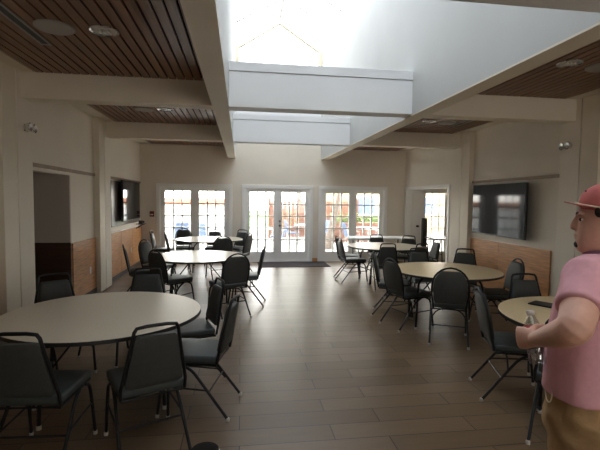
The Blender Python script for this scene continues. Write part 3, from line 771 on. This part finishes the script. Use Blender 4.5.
# cap with curved brim, rope band and eyelets
b = NB()
cz = [(1.632, -.008, .104, .087), (1.655, -.008, .106, .088), (1.685, -.011, .101, .085), (1.712, -.016, .088, .075), (1.729, -.020, .066, .056), (1.738, -.022, .034, .030), (1.740, -.022, .01, .01)]
loft(b, [(hd(f, 0, z-.0*f), FH, LH, d, w_) for z, f, d, w_ in cz], 32)
for v in b.verts:
    f = (v.co-HC).dot(FH); v.co.z += .10*f if v.co.z < 1.70 else .05*f
    v.co -= ORG
cap = obj('cap', b, 'cap', man, True)
b = NB(); top, bot = [], []
for i in range(17):
    a = -PI/2+PI*i/16
    row_t, row_b = [], []
    for j in range(6):
        q = j/5; f0, l0 = -.010+.105*math.cos(a), .085*math.sin(a)
        f = f0+q*.050*max(0, math.cos(a))**.55; l = l0*(1-.05*q)
        z = 1.648+.05*max(0, f0)+.013*q*math.cos(a)-.16*abs(l)**1.6*q-1.2*l*l*.6
        row_t.append(b.verts.new(hd(f, l, z+.003)-ORG)); row_b.append(b.verts.new(hd(f, l, z-.001)-ORG))
    top.append(row_t); bot.append(row_b)
for i in range(16):
    for j in range(5):
        b.faces.new((top[i][j], top[i+1][j], top[i+1][j+1], top[i][j+1])); b.faces.new((bot[i][j], bot[i][j+1], bot[i+1][j+1], bot[i+1][j]))
    b.faces.new((top[i][5], top[i+1][5], bot[i+1][5], bot[i][5])); b.faces.new((top[i][0], bot[i][0], bot[i+1][0], top[i+1][0]))
for i in (0, 16):
    for j in range(5): b.faces.new((top[i][j], top[i][j+1], bot[i][j+1], bot[i][j]))
obj('brim', b, 'cap', cap, True)
b = NB(); tube(b, [hd(-.004+.110*math.cos(a), .088*math.sin(a), 1.656+.10*.1*math.cos(a)-.012*abs(math.sin(a)))-ORG for a in [-PI/2+PI*i/20 for i in range(21)]], .003, 6)
obj('rope_band', b, 'cord', cap, True)
b = NB()
for i in range(6):
    a = PI/6+PI*i/3; ell(b, hd(-.010+.099*math.cos(a), .080*math.sin(a), 1.708)-ORG, (FH, LH, UZ), (.004, .004, .004), 8)
ell(b, hd(-.016, 0, 1.741)-ORG, (FH, LH, UZ), (.007, .007, .004), 10)
obj('eyelets', b, 'collar', cap, True, kind='stuff')
# the bottle in his hand
bt = thing('water_bottle', 'clear plastic water bottle with white cap held in the man\'s left hand', 'bottle', tuple(BC))
Q = (T+V3(-.03, 0, 0)).to_track_quat('Z', 'Y').to_matrix()
b = NB(); lathe(b, [(.004, -.095), (.027, -.097), (.031, -.088), (.0315, -.05), (.029, -.045), (.0315, -.038), (.0315, .02), (.029, .026), (.031, .034), (.028, .052), (.016, .078), (.0125, .086), (.0125, .092), (0, .092)], seg=28, axis=Q); obj('bottle_body', b, 'water', bt, True)
b = NB(); lathe(b, [(0, .088), (.0145, .088), (.0148, .102), (.013, .104), (0, .104)], seg=20, axis=Q); obj('bottle_cap', b, 'lens', bt, True)
b = NB()
rr = [[b.verts.new(Q @ V3(.0322*math.cos(2*PI*i/28), .0322*math.sin(2*PI*i/28), z)) for i in range(28)] for z in (.022, .048)]
for i in range(28): 
    rr[1][i].co = Q @ V3(.0300*math.cos(2*PI*i/28), .0300*math.sin(2*PI*i/28), .048)
    b.faces.new((rr[0][i], rr[0][(i+1) % 28], rr[1][(i+1) % 28], rr[1][i]))
obj('bottle_label', b, 'label', bt, True)
# ================================================================ the courtyard beyond the doors
struct('floor_patio', [(-14, 16, YF+.16, 22, -.10, -.01)], 'patio')
struct('floor_lawn', [(-45, 45, 22, 70, -.12, -.03), (-45, -14, -5, 22, -.12, -.03), (16, 45, -5, 22, -.12, -.03)], 'grass')
def tree(loc, h, lean, spread, n, lab, base=0.0, seed=1):
    rnd = random.Random(seed)
    t = thing('tree', lab, 'tree', loc); L = Vector(lean)
    b = NB(); p1 = L*h*.55; p1.z = h*.55
    tube(b, smooth_path([(0, 0, -.03), (L.x*h*.2, L.y*h*.2, h*.25), tuple(p1)], 2), [.17-.008*i for i in range(len(smooth_path([(0,0,0),(1,0,0),(2,0,0)], 2)))], 10)
    tips = []
    for i in range(6):
        a = 2*PI*i/6+rnd.random(); e = Vector((math.cos(a)*spread*.7, math.sin(a)*spread*.7, h*(.25+.2*rnd.random())))
        m_ = p1+e*.5+Vector((0, 0, -.1)); tube(b, [p1-UZ*.05, m_, p1+e], [.09, .055, .02], 7); tips += [p1+e, m_]
    obj('trunk', b, 'bark', t, True)
    b = NB()
    for i in range(n):
        c = rnd.choice(tips)+Vector((rnd.gauss(0, spread*.28), rnd.gauss(0, spread*.28), rnd.gauss(.1, spread*.2)))
        s = .05+.06*rnd.random(); q = Matrix.Rotation(rnd.random()*6.3, 3, 'Z') @ Matrix.Rotation(rnd.random()*6.3, 3, 'X')
        vs_ = [b.verts.new(c+q @ Vector(v)*s) for v in ((-1, 0, 0), (-.2, -.5, .1), (1, 0, 0), (-.2, .5, .1))]
        b.faces.new(vs_)
    obj('foliage', b, 'leaf', t)
tree((-3.6, 14.6, 0), 3.4, (.42, .05, 0), 1.2, 1300, 'leafy tree with a leaning trunk seen through the left french doors', seed=3)
tree((3.0, 14.4, 0), 3.6, (.22, .0, 0), 1.3, 420, 'sparse tree with slanting grey branches outside the right french doors', seed=5)
tree((2.9, 19.6, 0), 4.2, (-.1, 0, 0), 1.7, 1600, 'green tree rising over the red fence behind the middle doors', seed=9)
tree((-6.5, 20.5, 0), 4.6, (.05, 0, 0), 1.9, 1500, 'tree standing behind the white garden wall', seed=12)
tree((15.5, 20.0, 0), 4.6, (.05, 0, 0), 1.9, 1500, 'tree seen high through the side room window', seed=21)
# red fence
t = thing('fence', 'reddish brown wooden board fence behind the middle french doors', 'fence', (3.2, 18.3, 0))
b = NB()
for i in range(22): box(b, -1.9+i*.175, -1.74+i*.175, 0, .025, .05, 1.62+.0*i)
obj('boards', b, 'fence', t)
b = NB(); box(b, -1.95, 1.98, -.02, 0, .35, .45); obj('rail', b, 'fence', t)
b = NB(); box(b, -1.95, 1.98, -.02, 0, 1.2, 1.3); obj('rail', b, 'fence', t)
for x in (-1.95, 0, 1.95): bx('post', (x-.05, x+.05, .026, .12, -.02, 1.75), 'fence', t)
# white garden wall with clay coping
t = thing('garden_wall', 'white garden wall with a terracotta coping outside the left french doors', 'wall', (-3.4, 18.0, 0))
bx('wall_body', (-4.5, 3.6, 0, .2, -.02, 1.42), 'white', t); b = NB(); prism(b, [(-.08, 1.42), (.28, 1.42), (.28, 1.5), (.1, 1.68), (-.08, 1.5)], 'x', -4.55, 3.65); obj('coping', b, 'rooftile', t)
# cream house
t = thing('house', 'cream gabled house beyond the patio behind the right french doors', 'building', (8.4, 21.5, 0))
b = NB(); prism(b, [(-3.4, -.05), (3.8, -.05), (3.8, 2.3), (.2, 4.4), (-3.4, 2.3)], 'y', 0, 5); obj('walls', b, 'stucco', t)
b = NB(); prism(b, [(-3.7, 2.2), (.2, 4.45), (4.1, 2.2), (4.1, 2.36), (.2, 4.62), (-3.7, 2.36)], 'y', -.25, 5.2); obj('roof', b, 'rooftile', t)
for x in (-1.9, 1.3):
    f = bx('window_frame', (x-.55, x+.55, -.04, 0, .9, 1.95), 'trim', t); bx('window_pane', (x-.47, x+.47, -.05, -.041, .98, 1.87), 'blue', f)
# brick planter
for x, y, L, lab in ((5.1, 16.6, 3.0, 'low red brick planter with shrubs outside the right french doors'),):
    t = thing('planter', lab, 'planter', (x, y, 0)); b = NB(); box(b, -L/2, L/2, 0, .5, -.02, .75, .01); obj('planter_box', b, 'fence', t)
    b = NB(); rnd = random.Random(2)
    for i in range(700):
        c = Vector((rnd.uniform(-L/2, L/2), .25+rnd.gauss(0, .12), .8+abs(rnd.gauss(0, .15)))); q = Matrix.Rotation(rnd.random()*6, 3, 'Z') @ Matrix.Rotation(rnd.random()*6, 3, 'X')
        b.faces.new([b.verts.new(c+q @ Vector(v)*.06) for v in ((-1, 0, 0), (-.2, -.5, 0), (1, 0, 0), (-.2, .5, 0))])
    obj('shrub', b, 'leaf', t)
# patio furniture
def patio_table(x, y, lab):
    t = thing('patio_table', lab, 'table', (x, y, -.01), 0, 'patio tables')
    b = NB(); lathe(b, [(0, .70), (.48, .70), (.5, .715), (.48, .73), (0, .73)], seg=36); obj('tabletop', b, 'white', t)
    b = NB(); tube(b, [(0, 0, .02), (0, 0, .70)], .035, 10); obj('pedestal', b, 'steel', t)
    b = NB(); lathe(b, [(0, 0), (.26, 0), (.24, .03), (0, .04)], seg=30); obj('base', b, 'steel', t)
patio_table(.7, 14.2, 'round white patio table outside the left leaf of the middle doors')
patio_table(2.55, 16.2, 'round white patio table before the red fence')
patio_table(4.45, 14.4, 'round white patio table outside the right french doors')
def patio_chair(x, y, rz, lab):
    t = thing('patio_chair', lab, 'chair', (x, y, -.01), rz, 'blue patio chairs')
    bx('seat', (-.24, .24, -.22, .24, .40, .45), 'blue', t, .015)
    b = NB(); box(b, -.23, .23, -.03, .02, 0, .48, .012)
    for v in b.verts: v.co = Matrix.Rotation(math.radians(12), 3, 'X') @ v.co+Vector((0, -.22, .44))
    obj('backrest', b, 'blue', t)
    for sx in (-1, 1):
        for sy in (-1, 1):
            b = NB(); tube(b, [(sx*.21, sy*.18, .41), (sx*.24, sy*.24, 0)], .014, 8); obj('leg', b, 'steel', t)
        b = NB(); tube(b, [(sx*.24, .2, .42), (sx*.26, .16, .62), (sx*.25, -.26, .64)], .013, 8); obj('armrest', b, 'steel', t)
patio_chair(1.25, 14.5, math.radians(80), 'blue patio chair right of the nearest white patio table')
patio_chair(2.0, 16.1, math.radians(-90), 'blue patio chair left of the table at the red fence')
patio_chair(3.1, 16.3, math.radians(95), 'blue patio chair right of the table at the red fence')
patio_chair(5.0, 14.5, math.radians(85), 'blue patio chair outside the right doors, right of the table')
patio_chair(3.85, 14.3, math.radians(-90), 'blue patio chair outside the right doors, left of the table')
patio_chair(-2.0, 14.2, math.radians(30), 'blue patio chair under the leaning tree')
patio_chair(-1.2, 14.0, math.radians(-20), 'blue patio chair outside the right leaf of the left doors')
